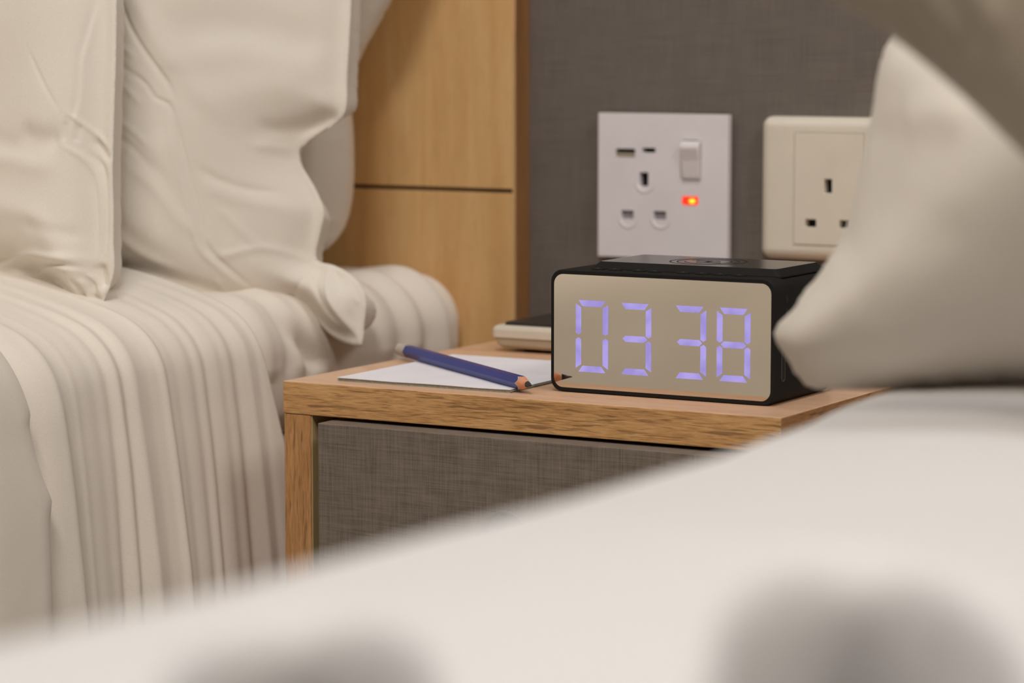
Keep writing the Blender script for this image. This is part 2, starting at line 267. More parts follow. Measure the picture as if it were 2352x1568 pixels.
M['redlamp'] = plain('red_lens', (170, 34, 28), .3)
M['paper'] = plain('paper', (240, 236, 242), .85)
M['paperedge'] = plain('paper_edge', (170, 170, 156), .85, var=.25, scale=900)
M['pencil'] = plain('blue_paint', (26, 44, 128), .32, spec=.4)
M['penwood'] = plain('pencil_wood', (216, 150, 116), .7, var=.12, scale=700)
M['lead'] = plain('graphite', (48, 48, 44), .4)
M['ferrule'] = plain('pale_pencil_end', (186, 176, 164), .3)
M['collar'] = plain('paint_rim', (232, 216, 204), .5)
M['screw'] = plain('metal', (190, 185, 178), .3, metal=1)
mm, nt, b = newmat('mirror_display'); b.inputs['Base Color'].default_value = (.74, .69, .605, 1); b.inputs['Metallic'].default_value = 1; b.inputs['Roughness'].default_value = .015
M['mirror'] = mm
M['led'] = glow('lavender_led', (150, 136, 208), 1.1, (170, 156, 226), 110)
M['neonred'] = glow('neon_red', (235, 45, 10), 1.6); M['neonhot'] = glow('neon_orange', (255, 170, 40), 2.6)

# ------------------------------------------------------------------ object helpers
def tag(o, label=None, cat=None, group=None, kind=None):
    for k, v in (('label', label), ('category', cat), ('group', group), ('kind', kind)):
        if v: o[k] = v
    return o
ORI = {}
def thing(name, loc, label, cat, group=None):
    o = bpy.data.objects.new(name, None); COL.objects.link(o); o.location = V3(*loc); o.empty_display_size = .02
    ORI[o.name] = Vector(loc); return tag(o, label, cat, group)
def mesh_obj(name, verts, faces, mat, parent=None, smooth=False, origin=None, mats=None, fmat=None):
    """verts in shelf coordinates; the object's origin is its parent's chain origin or its own base"""
    if parent is not None: og = ORI[parent.name]
    else:
        a = np.asarray(verts, float)
        og = Vector(origin) if origin is not None else Vector(((a[:, 0].min()+a[:, 0].max())/2, (a[:, 1].min()+a[:, 1].max())/2, a[:, 2].min()))
    me = bpy.data.meshes.new(name)
    a = np.asarray(verts, float)-np.array(og)
    me.from_pydata(a.tolist(), [], [tuple(int(i) for i in f) for f in faces])
    for m in (mats or [mat]): me.materials.append(m)
    if fmat is not None:
        me.polygons.foreach_set('material_index', fmat)
    if smooth: me.polygons.foreach_set('use_smooth', [True]*len(me.polygons))
    me.update()
    bm = bmesh.new(); bm.from_mesh(me); bmesh.ops.recalc_face_normals(bm, faces=bm.faces); bm.to_mesh(me); bm.free()
    o = bpy.data.objects.new(name, me); COL.objects.link(o)
    if parent is not None: o.parent = parent; ORI[o.name] = og
    else: o.location = Vector(og)+Vector((0, 0, ZO)); ORI[o.name] = og
    return o
class MB:
    def __init__(s): s.v = []; s.f = []; s.mi = []
    def add(s, v, f, mi=0):
        n = len(s.v); s.v += [tuple(p) for p in v]; s.f += [tuple(i+n for i in q) for q in f]; s.mi += [mi]*len(f); return s
    def box(s, x0, x1, y0, y1, z0, z1, mi=0):
        return s.add([(x, y, z) for x in (x0, x1) for y in (y0, y1) for z in (z0, z1)],
                     [(0, 1, 3, 2), (4, 6, 7, 5), (0, 4, 5, 1), (2, 3, 7, 6), (0, 2, 6, 4), (1, 5, 7, 3)], mi)
    def frustum(s, a0, a1, mi=0):
        """two closed loops of equal length joined, both ends capped"""
        n = len(a0); v = list(a0)+list(a1)
        f = [(i, (i+1) % n, n+(i+1) % n, n+i) for i in range(n)]+[tuple(range(n)), tuple(range(n, 2*n))]
        return s.add(v, f, mi)
    def loft(s, loops, mi=0, cap=True):
        n = len(loops[0]); v = [p for l in loops for p in l]; f = []
        for k in range(len(loops)-1):
            f += [(k*n+i, k*n+(i+1) % n, (k+1)*n+(i+1) % n, (k+1)*n+i) for i in range(n)]
        if cap: f += [tuple(range(n)), tuple(range((len(loops)-1)*n, len(loops)*n))]
        return s.add(v, f, mi)
    def build(s, name, mat, parent=None, bevel=0, seg=2, smooth=False, mats=None, angle=.6):
        o = mesh_obj(name, s.v, s.f, mat, parent, smooth, mats=mats, fmat=s.mi if mats else None)
        if bevel:
            m = o.modifiers.new('edge_round', 'BEVEL'); m.width = bevel; m.segments = seg; m.limit_method = 'ANGLE'; m.angle_limit = angle
            m.harden_normals = False
        return o
def rrect(x0, x1, z0, z1, r, seg=8):
    o = []
    for cx, cz, a in ((x1-r, z1-r, 0), (x0+r, z1-r, 90), (x0+r, z0+r, 180), (x1-r, z0+r, 270)):
        for i in range(seg+1):
            t = math.radians(a+90*i/seg); o.append((cx+r*math.cos(t), cz+r*math.sin(t)))
    return o
def XZ(l, y): return [(x, y, z) for x, z in l]
def struct(o): o['kind'] = 'structure'; return o

# ------------------------------------------------------------------ setting: room shell
RX0, RX1, RY0, RY1, RZ0, RZ1 = -2.6, 2.0, -3.9, 0.0, -ZO, 1.95
def slab_box(name, mat, *b): return struct(MB().box(*b).build(name, mat))
slab_box('floor', M['carpet'], RX0-.1, RX1+.1, RY0-.1, RY1+.1, RZ0-.1, RZ0)
slab_box('ceiling', M['ceil'], RX0-.1, RX1+.1, RY0-.1, RY1+.1, RZ1, RZ1+.1)
slab_box('wall_back', M['wall'], RX0-.1, RX1+.1, RY1, RY1+.1, RZ0, RZ1)
slab_box('wall_left', M['beige'], RX0-.1, RX0, RY0, RY1, RZ0, RZ1)
slab_box('wall_right', M['beige'], RX1, RX1+.1, RY0, RY1, RZ0, RZ1)
slab_box('wall_front', M['beige'], RX0-.1, RX1+.1, RY0-.1, RY0, RZ0, RZ1)

# ------------------------------------------------------------------ headboard (oak panels on the wall behind the left bed)
hb = thing('headboard', (-1.05, -.009, -ZO), 'light oak wall panel headboard with one dark horizontal groove, behind the left bed', 'headboard')
HX0, HX1 = -1.75, -.2983
MB().box(HX0, HX1-.0022, -.0177, -.0005, .0812, .62).build('panel', M['head'], hb, .0005)
MB().box(HX0, HX1-.0022, -.0177, -.0005, -ZO, .0788).build('panel', M['head'], hb, .0005)
MB().box(HX0, HX1-.0030, -.0135, -.0005, .0785, .0815).build('groove', M['dark'], hb)
MB().box(HX1-.0022, HX1-.0004, -.0178, -.0005, -ZO, .62).build('edge_band', M['headedge'], hb, .0004)
MB().box(HX1-.0004, HX1, -.0174, -.0005, -ZO, .62).build('shaded_side', wood('oak_shaded_side', (120, 80, 44), (150, 106, 64), (168, 124, 80), 'z', .5, .6, .2), hb)  # shade of the side face is put into this darker oak colour

# ------------------------------------------------------------------ bedside cabinet
NX0, NX1, NYF, T = -.25817, .01863, -.32577, .0165
cab = thing('bedside_cabinet', ((NX0+NX1)/2, NYF/2, -ZO), 'oak bedside cabinet with a grey linen-textured drawer front, between the two beds', 'cabinet')
def five(mb): pass
m = MB()
m.box(NX0, NX1, NYF, -.0005, -T, 0)
m.mi = [1, 2, 0, 0, 1, 3]  # x-, x+, y-, y+, z-, z+ filled below
top = mesh_obj('top_board', m.v, m.f, None, cab, mats=[M['slab'], M['slab'], M['slabside'], M['slabtop']])
for p_ in top.data.polygons:
    n = p_.normal
    p_.material_index = 3 if n.z > .5 else (2 if abs(n.x) > .5 else 0)
bv = top.modifiers.new('edge_round', 'BEVEL'); bv.width = .0005; bv.segments = 2
ZL = -.40
MB().box(NX0+.0003, NX0+.0165, NYF+.0004, -.001, ZL, -T-.0002).build('side_panel', M['leg'], cab, .0005)
MB().box(NX1-.0165, NX1-.0003, NYF+.0004, -.001, ZL, -T-.0002).build('side_panel', M['leg'], cab, .0005)
MB().box(NX0+.0165, NX1-.0165, NYF+.03, -.001, ZL, ZL+.016).build('bottom_board', M['slab'], cab, .0005)
MB().box(NX0+.0165, NX1-.0165, -.012, -.002, ZL+.016, -T-.001).build('back_panel', M['dark'], cab)
MB().box(NX0+.0166, NX0+.0172, NYF+.001, NYF+.02, ZL+.02, -T-.0002).build('glue_line', plain('pale_edge', (196, 168, 120), .7), cab)
# drawer front with a round finger hole near its middle
DX0, DX1, DZ1, DZ0 = NX0+.0285, NX1-.0196, -.0183, -.1500
hx, hz, hr = -.1215, -.0700, .0158
loop = []
nseg = 48
outer = []
for i in range(nseg):
    a = 2*math.pi*i/nseg; c, s = math.cos(a), math.sin(a)
    loop.append((hx+hr*c, hz+hr*s))
    # project onto rectangle
    tx = ((DX1-hx) if c > 0 else (DX0-hx))/c if abs(c) > 1e-9 else 1e9
    tz = ((DZ1-hz) if s > 0 else (DZ0-hz))/s if abs(s) > 1e-9 else 1e9
    t = min(tx, tz); outer.append([hx+t*c, hz+t*s])
for cx, cz in ((DX0, DZ0), (DX0, DZ1), (DX1, DZ0), (DX1, DZ1)):
    k = min(range(nseg), key=lambda i: (outer[i][0]-cx)**2+(outer[i][1]-cz)**2); outer[k] = [cx, cz]
YD0, YD1 = NYF-.0112, NYF+.0060
md = MB(); n = nseg
vv = XZ(outer, YD0)+XZ(loop, YD0)+XZ(loop, YD1)+XZ(outer, YD1)
ff = []
for a, b_ in ((0, 1), (1, 2), (2, 3), (3, 0)):
    ff += [(a*n+i, a*n+(i+1) % n, b_*n+(i+1) % n, b_*n+i) for i in range(n)]
md.add(vv, ff); dfront = md.build('drawer_front', M['linen'], cab, .0006, 2, angle=.9)
rg = MB(); rr = []
for rad, yy in ((hr+.0006, YD0-.0002), (hr-.0006, YD0-.0002), (hr-.0006, YD1), (hr+.0006, YD1)):
    rr.append([(hx+rad*math.cos(2*math.pi*i/n), yy, hz+rad*math.sin(2*math.pi*i/n)) for i in range(n)])
rg.loft(rr+[rr[0]], cap=False); rg.build('finger_hole_rim', plain('grey_rim', (120, 112, 104), .3), dfront, smooth=True)
MB().box(DX0+.004, DX1-.004, YD1+.0002, -.045, DZ0+.004, DZ0+.009).build('drawer_box', M['dark'], cab)
MB().box(DX0+.004, DX1-.004, YD1+.012, YD1+.016, DZ0+.009, DZ1-.006).build('drawer_box', M['dark'], cab)
MB().box(DX0-.006, DX1, NYF+.001, NYF+.0175, ZL+.018, DZ0-.004).build('lower_front', M['linen'], cab, .0006)

# ------------------------------------------------------------------ sockets on the grey wall
PX0, PX1, PZ1, PY = -.24645, -.24645+.086, .1282, -.00827
PZ0 = PZ1-.086
def P(dx, dz): return (PX0+dx, PZ1+dz)
pl = thing('wall_socket', ((PX0+PX1)/2, 0, PZ0), 'square white wall socket with USB ports, rocker switch and glowing red neon, behind the clock', 'socket')
# face plate cut out for sockets: built as a slab with recesses layered in front of a dark core
def plate_with_holes(name, x0, x1, z0, z1, yf, yb, holes, mat, parent, bev, back=None):
    """flat plate whose holes (rect loops) are real openings: a grid of cells minus the holes"""
    xs = sorted({x0, x1, *[h[0] for h in holes], *[h[1] for h in holes]}); zs = sorted({z0, z1, *[h[2] for h in holes], *[h[3] for h in holes]})
    idx = {}; V = []; F = []
    def vid(x, y, z):
        k = (round(x, 6), round(y, 6), round(z, 6))
        if k not in idx: idx[k] = len(V); V.append((x, y, z))
        return idx[k]
    def solid(i, j):
        if not (0 <= i < len(xs)-1 and 0 <= j < len(zs)-1): return False
        cx, cz = (xs[i]+xs[i+1])/2, (zs[j]+zs[j+1])/2
        return not any(h[0] < cx < h[1] and h[2] < cz < h[3] for h in holes)
    for i in range(len(xs)-1):
        for j in range(len(zs)-1):
            if not solid(i, j): continue
            a, b, c, d = xs[i], xs[i+1], zs[j], zs[j+1]
            F.append((vid(a, yf, c), vid(b, yf, c), vid(b, yf, d), vid(a, yf, d)))
            F.append((vid(a, yb, c), vid(a, yb, d), vid(b, yb, d), vid(b, yb, c)))
            for (di, dj, p, q) in ((-1, 0, (a, c), (a, d)), (1, 0, (b, c), (b, d)), (0, -1, (a, c), (b, c)), (0, 1, (a, d), (b, d))):
                if not solid(i+di, j+dj):
                    F.append((vid(p[0], yf, p[1]), vid(q[0], yf, q[1]), vid(q[0], yb, q[1]), vid(p[0], yb, p[1])))
    o = mesh_obj(name, V, F, mat, parent)
    if bev:
        m_ = o.modifiers.new('edge_round', 'BEVEL'); m_.width = bev; m_.segments = 3; m_.limit_method = 'ANGLE'; m_.angle_limit = .6
    return o
def rc(dx0, dx1, dz0, dz1): return (PX0+dx0, PX0+dx1, PZ1+dz0, PZ1+dz1)
H = [rc(.0117, .0247, -.0262, -.0212), rc(.0294, .0383, -.0232, -.0204), rc(.0278, .0336, -.0432, -.0350),
     rc(.0157, .0239, -.0630, -.0580), rc(.0374, .0456, -.0628, -.0578), rc(.0552, .0688, -.0392, -.0150), rc(.0562, .0668, -.0534, -.0484)]
plate_with_holes('face_plate', PX0, PX1, PZ0, PZ1, PY, -.0035, H, M['plate'], pl, .0006)
MB().box(PX0+.002, PX1-.002, -.0034, -.0003, PZ0+.002, PZ1-.002).build('back_box', M['hole'], pl)
h = H[0]; ub = MB().box(h[0]+.0012, h[1]-.0002, PY+.0008, -.004, h[2]+.0004, h[2]+.0026).build('usb_tongue', M['usbmetal'], pl)
for h in (H[3], H[4]): MB().box(h[0]+.0002, h[1]-.0002, PY+.0022, -.0038, h[2]+.0002, h[3]-.0002).build('shutter', M['shutter'], pl)
# dished ring around each pin opening
for h, r0 in ((H[2], .0062), (H[3], .0062), (H[4], .0062)):
    cx, cz = (h[0]+h[1])/2+.0008, (h[2]+h[3])/2-.0012
    L_ = []
    for rad, yy in ((r0+.0010, PY+.0001), (r0+.0004, PY-.0005), (r0-.0004, PY-.0005), (r0-.0010, PY+.0001)):
        L_.append([(cx+rad*math.cos(2*math.pi*i/36), yy, cz+rad*math.sin(2*math.pi*i/36)*1.02) for i in range(19, 37)])
    o_ = MB(); nn = 18; v_ = [q for l in L_ for q in l]; f_ = [(k*nn+i, k*nn+i+1, (k+1)*nn+i+1, (k+1)*nn+i) for k in range(3) for i in range(nn-1)]
    o_.add(v_, f_); o_.build('pin_collar', M['plate'], pl, smooth=True)
h = H[5]; ro = MB()
prof = [(h[3]-.0006, PY-.0008), (h[3]-.0030, PY-.0036), (h[3]-.0050, PY-.0040), ((h[2]+h[3])/2, PY-.0018), (h[2]+.0016, PY-.0002), (h[2]+.0006, PY+.0010)]
ro.loft([[(h[0]+.0006, y, z), (h[1]-.0006, y, z), (h[1]-.0006, -.004, z), (h[0]+.0006, -.004, z)] for z, y in prof])
ro.build('rocker_switch', M['rocker'], pl, .0008, 3)
rim = MB(); o1 = rrect(h[0]-.0006, h[1]+.0006, h[2]-.0008, h[3]+.0006, .0030); o2 = rrect(h[0], h[1], h[2], h[3], .0024)
rim.loft([XZ(o1, PY+.0001), XZ(o1, PY-.0004), XZ(o2, PY-.0004), XZ(o2, PY+.0001)], cap=False); rim.build('switch_surround', M['plate'], pl, smooth=False)
h = H[6]; MB().loft([XZ(rrect(h[0]+.0001, h[1]-.0001, h[2]+.0001, h[3]-.0001, .0023), -.0040), XZ(rrect(h[0]+.0001, h[1]-.0001, h[2]+.0001, h[3]-.0001, .0023), PY-.0004)]).build('neon_lens', M['neonred'], pl)
MB().loft([XZ(rrect(h[0]+.0048, h[0]+.0090, h[2]+.0010, h[2]+.0036, .0012), PY-.0005), XZ(rrect(h[0]+.0052, h[0]+.0086, h[2]+.0013, h[2]+.0033, .0009), PY-.0009)]).build('neon_glow', M['neonhot'], pl)

# cream double plate, rounded, with one visible module
QX0, QX1, QZ0, QZ1, QY = -.1392, .0078, .0452, .1278, -.0105
pr = thing('wall_socket', ((QX0+QX1)/2, 0, QZ0), 'cream wide wall socket with rounded edges and black pin slots, right of the white one', 'socket')
IN = [(-.1173, -.0738, .0540, .1190), (-.0575, -.0140, .0540, .1190)]
plate_with_holes('rim_frame', QX0+.006, QX1-.006, QZ0+.006, QZ1-.006, QY, -.004, IN, M['cream'], pr, 0)
ls = [rrect(QX0, QX1, QZ0, QZ1, .006)]
e = MB(); a0 = rrect(QX0, QX1, QZ0, QZ1, .006, 6); 
lo = []
for k in range(7):
    t = k/6*math.pi/2; ins = .006*(1-math.cos(t)); yy = -.0042-(abs(QY)-.0042)*math.sin(t)
    lo.append(XZ(rrect(QX0+ins, QX1-ins, QZ0+ins, QZ1-ins, max(.006-ins*.98, .0001), 6), yy))
lo = [XZ(rrect(QX0, QX1, QZ0, QZ1, .006, 6), -.0003)]+lo
e.loft(lo, cap=False); e.build('plate_edge', M['cream'], pr, smooth=True)
for k, q in enumerate(IN):
    dx = q[0]-IN[0][0]
    Hs = [(-.0982+dx, -.0934+dx, .0843, .0924), (-.1098+dx, -.1030+dx, .0645, .0690), (-.0886+dx, -.0818+dx, .0645, .0690)]
    mod = plate_with_holes('socket_module', q[0]+.0003, q[1]-.0003, q[2]+.0003, q[3]-.0003, QY-.0006, -.005, Hs, M['cream'], pr, .0004)
    MB().box(q[0]+.002, q[1]-.002, -.0048, -.0008, q[2]+.002, q[3]-.002).build('slot_core', M['hole'], mod)

# ------------------------------------------------------------------ digital clock
CX0, CX1, CY0, CY1, CZ = -.1209, .0002, -.2928, -.2230, .0603
ck = thing('digital_clock', ((CX0+CX1)/2, (CY0+CY1)/2, 0), 'black digital alarm clock with mirror face showing 03 38 in lavender digits', 'clock')
R_ = .0062
body = MB(); z0b = .0002
loops = []
for y, ins in ((CY0+.0003, .0004), (CY0, .0008), (CY0, .0016), (CY0+.0012, .0017)):
    pass
bl = lambda ins, y: XZ(rrect(CX0+ins, CX1-ins, z0b+ins, CZ-ins, R_-ins*.6, 8), y)
body.loft([bl(.0021, CY0+.0010), bl(.0020, CY0), bl(.0004, CY0), bl(0, CY0+.0006), bl(0, CY1-.003), bl(.0008, CY1-.0008), bl(.003, CY1)])
bo = body.build('body', M['black'], ck, smooth=False)
for p_ in bo.data.polygons: p_.use_smooth = len(p_.vertices) == 4 and abs(p_.normal.y) < .5
mi = lambda ins, y: XZ(rrect(CX0+ins, CX1-ins, z0b+ins, CZ-ins, R_-.0012, 8), y)
MB().loft([mi(.0021, CY0+.0009), mi(.0021, CY0-.0002)]).build('mirror_face', M['mirror'], ck)
# digits
def seg_polys(x0, x1, z0, z1, t=.0030, g=.00075):
    zm = (z0+z1)/2; o = {}
    w_ = t
    o['a'] = [(x0+g*1.6+.0003, z1), (x1-g*1.6-.0003, z1), (x1-w_-g, z1-t), (x0+w_+g, z1-t)]
    o['d'] = [(x0+g*1.6+.0003, z0), (x1-g*1.6-.0003, z0), (x1-w_-g, z0+t), (x0+w_+g, z0+t)]
    h2 = t/2
    o['g'] = [(x0+w_*.45+g, zm), (x0+w_+g, zm+h2), (x1-w_-g, zm+h2), (x1-w_*.45-g, zm), (x1-w_-g, zm-h2), (x0+w_+g, zm-h2)]
    for nm, xa, xb, za, zb in (('f', x0, x0+w_, zm, z1), ('e', x0, x0+w_, zm, z0), ('b', x1, x1-w_, zm, z1), ('c', x1, x1-w_, zm, z0)):
        s = 1 if zb > za else -1
        o[nm] = [(xa, za+s*(g+w_*.30)), ((xa+xb)/2, za+s*g), (xb, za+s*(g+w_*.30)), (xb, zb-s*(w_+g*.9)), (xa, zb-s*(g*1.8+.0004))]
    return o
for (x0, x1, z0, z1, s) in DIGITS:
    hold = None
    polys = seg_polys(x0, x1, z0, z1)
    for ch in s:
        pts = polys[ch]
        mb = MB(); mb.frustum(XZ(pts, CY0-.00018), XZ(pts, CY0-.00034)); mb.build('digit_segment', M['led'], ck)
# buttons along the front of the top
for bx in (-.0995, -.0901, -.0771, -.0683, -.0530, -.0430, -.0331, -.0231):
    c_ = 24
    mb = MB(); mb.loft([[(bx+r_*math.cos(2*math.pi*i/c_), -.2835+r_*.72*math.sin(2*math.pi*i/c_), z) for i in range(c_)] for r_, z in ((.0036, CZ-.0004), (.0036, CZ+.0004), (.0030, CZ+.0007), (.0012, CZ+.0007))])
    btn = mb.build('button', M['black'], ck, smooth=False)
    g_ = MB(); g_.box(bx-.0008, bx+.0008, -.2837, -.2832, CZ+.0007, CZ+.00078); g_.box(bx-.0003, bx+.0003, -.2844, -.2826, CZ+.0007, CZ+.00078)
    g_.build('button_mark', plain('button_print', (92, 92, 90), .5), btn)
# charging platform
def plat(x0, x1, y0, y1, z, r=.003):
    return [(x, y, z) for x, y in rrect(x0, x1, y0, y1, r, 5)]
PZT = .0640
cp_ = MB().loft([plat(-.1060, -.0026, -.2808, -.2262, CZ-.0003), plat(-.1060, -.0026, -.2808, -.2262, CZ+.0003), plat(-.1016, -.0058, -.2786, -.2298, PZT-.0001), plat(-.1016, -.0058, -.2786, -.2298, PZT-.0001)]).build('charging_pad', M['black'], ck)
MB().loft([plat(-.1015, -.0059, -.2785, -.2299, PZT-.0002), plat(-.1015, -.0059, -.2785, -.2299, PZT)]).build('pad_surface', M['blacktop'], cp_)
pad_c = (-.0535, -.2545)
def ring(cx, cy, r0, r1, z, a0=0, a1=360, n_=64, ry=1.0):
    mb = MB(); A = [math.radians(a0+(a1-a0)*i/n_) for i in range(n_+1)]
    vv = []
    for rad, zz in ((r0, z), (r0, z+.00016), (r1, z+.00016), (r1, z)): vv += [(cx+rad*math.cos(t), cy+ry*rad*math.sin(t), zz) for t in A]
    k = n_+1; mb.add(vv, [(j*k+i, j*k+i+1, ((j+1) % 4)*k+i+1, ((j+1) % 4)*k+i) for j in range(4) for i in range(n_)])
    return mb
ring(*pad_c, .0185, .0192, PZT-.0001).build('ring_mark', M['ringdark'], ck)
ring(*pad_c, .0150, .0156, PZT-.0001).build('ring_mark', M['ringdark'], ck)
ring(*pad_c, .0112, .0118, PZT-.0001, 200, 520).build('ring_mark', M['ringdark'], ck)
fm = MB()
for yy, x0, x1 in ((.0042, -.0085, .0045), (-.0042, -.0045, .0085)): fm.box(pad_c[0]+x0, pad_c[0]+x1, pad_c[1]+yy-.0005, pad_c[1]+yy+.0005, PZT-.0001, PZT+.0001)
fm.box(pad_c[0]-.0008, pad_c[0]+.0008, pad_c[1]-.0042, pad_c[1]+.0042, PZT-.0001, PZT+.0001)
fm.build('charge_symbol', M['ringdark'], ck)
# ports on the right side, feet
def slotloop(yc, zc, w_, h_, x): return [(x, y, z) for y, z in rrect(yc-w_/2, yc+w_/2, zc-h_/2, zc+h_/2, min(w_, h_)/2.05, 6)]
rp = MB(); rp.loft([slotloop(-.2835, .0205, .0042, .0190, CX1-.0003), slotloop(-.2835, .0205, .0042, .0190, CX1+.0003), slotloop(-.2835, .0205, .0034, .0182, CX1+.0003), slotloop(-.2835, .0205, .0034, .0182, CX1-.0003)], cap=False)
po = rp.build('port_rim', plain('port_rim', (70, 66, 62), .3), ck)
for zc in (.0205,): MB().loft([slotloop(-.2835, zc, .0032, .0180, CX1-.0002), slotloop(-.2835, zc, .0032, .0180, CX1+.0001)]).build('port_opening', M['ringdark'], ck)
for zc in (.0500, .0440): MB().loft([slotloop(-.2800, zc, .0030, .0040, CX1-.0002), slotloop(-.2800, zc, .0030, .0040, CX1+.0002)]).build('port_opening', M['ringdark'], ck)
for fx in (CX0+.012, CX1-.012):
    for fy in (CY0+.010, CY1-.010):
        MB().loft([[(fx+.004*math.cos(2*math.pi*i/16), fy+.004*math.sin(2*math.pi*i/16), z) for i in range(16)] for z in (0, .0006)]).build('foot', M['ringdark'], ck)

# ------------------------------------------------------------------ note pad
pd = thing('notepad', (-.18, -.25, 0), 'thin white blank notepad lying flat under the blue pencil, left of the clock', 'notepad')
C = [(-.2333, -.3105), (-.1330, -.3135), (-.1210, -.190), (-.2210, -.188)]
C = [(-.2338, -.3124), (-.1338, -.3100), (-.1278, -.2905), (-.1820, -.1836), (-.2369, -.1937)]
A_, B_, = np.array((-.2338, -.3124)), np.array((-.1332, -.3110))
E_, F_ = np.array((-.1530, -.1800)), np.array((-.2369, -.1937))
E_ = B_ + (F_-A_); 
sheets = 5
for k in range(sheets):
    n_ = 24; mb = MB(); vv = []; ff = []
    rnd = random.Random(k)
    zt0 = .00004+k*.00034; th = .00026
    off = np.array((rnd.uniform(-.0003, .0003), rnd.uniform(-.0003, .0003)))
    for j in range(9):
        for i in range(n_+1):
            u, v_ = i/n_, j/8
            q = (A_*(1-u)+B_*u)*(1-v_)+(F_*(1-u)+E_*u)*v_+off
            wave = (.00022*(k/4)*math.sin(u*6.5+1)*(1-v_)**2 + .0006*(k/4)*max(0, u-.86)/.14*(1-v_)**6*0)
            vv.append((q[0], q[1], zt0+abs(wave)))
    m_ = n_+1; base = len(vv); vv += [(a, b, c+th) for a, b, c in vv]
    for j in range(8):
        for i in range(n_):
            a = j*m_+i; ff += [(a, a+1, a+m_+1, a+m_), (base+a, base+a+1, base+a+m_+1, base+a+m_)]
    for i in range(n_): ff += [(i, i+1, base+i+1, base+i), (8*m_+i, 8*m_+i+1, base+8*m_+i+1, base+8*m_+i)]
    for j in range(8): ff += [(j*m_, (j+1)*m_, base+(j+1)*m_, base+j*m_), (j*m_+n_, (j+1)*m_+n_, base+(j+1)*m_+n_, base+j*m_+n_)]
    mb.add(vv, ff)
    mb.build('sheet' if k else 'backing_card', M['paper'] if k == sheets-1 else M['paperedge'], pd)
MB()
PADT = .00004+4*.00034+.00026+.0001

# ------------------------------------------------------------------ pencil
tip = Vector((-.1197, -.3133, PADT+.0031)); tail = Vector((-.2585, -.2140, PADT+.0036))
ax = (tail-tip).normalized(); sd = ax.cross(Vector((0, 0, 1))).normalized(); up = sd.cross(ax)
Lp = (tail-tip).length; RP = .0036
pc = thing('pencil', ((tip+tail)/2)-Vector((0, 0, .004)), 'blue hexagonal pencil with a sharpened graphite tip, lying across the notepad', 'pencil')
def hexl(t, r, nn=6, wav=0):
    c = tip+ax*t; return [tuple(c+sd*(r*math.cos(2*math.pi*(i+.5)/nn))+up*(r*math.sin(2*math.pi*(i+.5)/nn))) for i in range(nn)]
# paint body whose front edge is scalloped
nn = 36
def hexr(a):
    a = (a % (math.pi/3))-math.pi/6; return RP*math.cos(math.pi/6)/math.cos(a)
def ringp(tf, rf):
    o_ = []
    for i in range(nn):
        a = 2*math.pi*i/nn; r_ = rf(a); c = tip+ax*tf(a)
        o_.append(tuple(c+sd*(r_*math.cos(a))+up*(r_*math.sin(a))))
    return o_
cone_t = .0125; slope = RP/cone_t
def scal(a): return cone_t*hexr(a)/RP*1.0
paint = MB(); paint.loft([ringp(lambda a: scal(a)+.0002, lambda a: hexr(a)), ringp(lambda a: scal(a)+.004, hexr), ringp(lambda a: Lp-.0125, hexr)], cap=True)
po_ = paint.build('painted_barrel', M['pencil'], pc)
colr = MB(); colr.loft([ringp(lambda a: scal(a), lambda a: hexr(a)*.985), ringp(lambda a: scal(a), lambda a: hexr(a)*1.004), ringp(lambda a: scal(a)+.00035, lambda a: hexr(a)*1.004)], cap=False); colr.build('paint_rim', M['collar'], pc)
wd = MB(); wd.loft([ringp(lambda a: .0052, lambda a: .00150), ringp(lambda a: .0080, lambda a: .0024), ringp(lambda a: scal(a)+.0001, lambda a: hexr(a)*.99)], cap=False); wd.build('wooden_cone', M['penwood'], pc, smooth=True)
ld = MB(); ld.loft([ringp(lambda a: 0, lambda a: .00018), ringp(lambda a: .0026, lambda a: .00088), ringp(lambda a: .0053, lambda a: .00158)]); ld.build('graphite_tip', M['lead'], pc, smooth=True)
fe = MB(); fe.loft([ringp(lambda a: Lp-.0128, lambda a: RP*.97), ringp(lambda a: Lp-.0120, lambda a: RP*1.02), ringp(lambda a: Lp-.0060, lambda a: RP*1.02), ringp(lambda a: Lp-.0058, lambda a: RP*.95)]); fe.build('ferrule', M['ferrule'], pc, smooth=False)
er = MB(); er.loft([ringp(lambda a: Lp-.0060, lambda a: RP*.92), ringp(lambda a: Lp-.0015, lambda a: RP*.92), ringp(lambda a: Lp-.0003, lambda a: RP*.75), ringp(lambda a: Lp, lambda a: RP*.4)]); er.build('eraser', plain('eraser_rubber', (190, 180, 170), .8), pc, smooth=True)

# ------------------------------------------------------------------ telephone (cream base, black top)
ph = thing('telephone', (-.17, -.10, 0), 'low cream desk telephone with black top and a red lamp, half hidden behind the clock', 'telephone')
hx0, hx1, hy0, hy1 = -.2330, -.100, -.160, -.030
def pl_(ins, z, r=.004, dy=0): return [(x, y, z) for x, y in rrect(hx0+ins, hx1-ins, hy0+ins+dy, hy1-ins, r, 6)]
MB().loft([pl_(.0042, .0022), pl_(.0020, .0040), pl_(.0010, .0078)]).build('lower_shell', plain('phone_lower', (190, 178, 156), .5), ph)
MB().loft([pl_(.0010, .0079), pl_(0, .0084), pl_(0, .0125), pl_(.0006, .0140), pl_(.0020, .0148)]).build('upper_shell', M['phone'], ph, smooth=False)
MB().loft([pl_(.0052, .0147, .003), pl_(.0054, .0160, .003), pl_(.0064, .0166, .003)]).build('top_panel', M['phoneblack'], ph)
MB().loft([[(-.2068+.0030*math.cos(2*math.pi*i/20), -.128+.0030*math.sin(2*math.pi*i/20), z) for i in range(20)] for z in (.0165, .0188)]).build('message_lamp', M['redlamp'], ph)
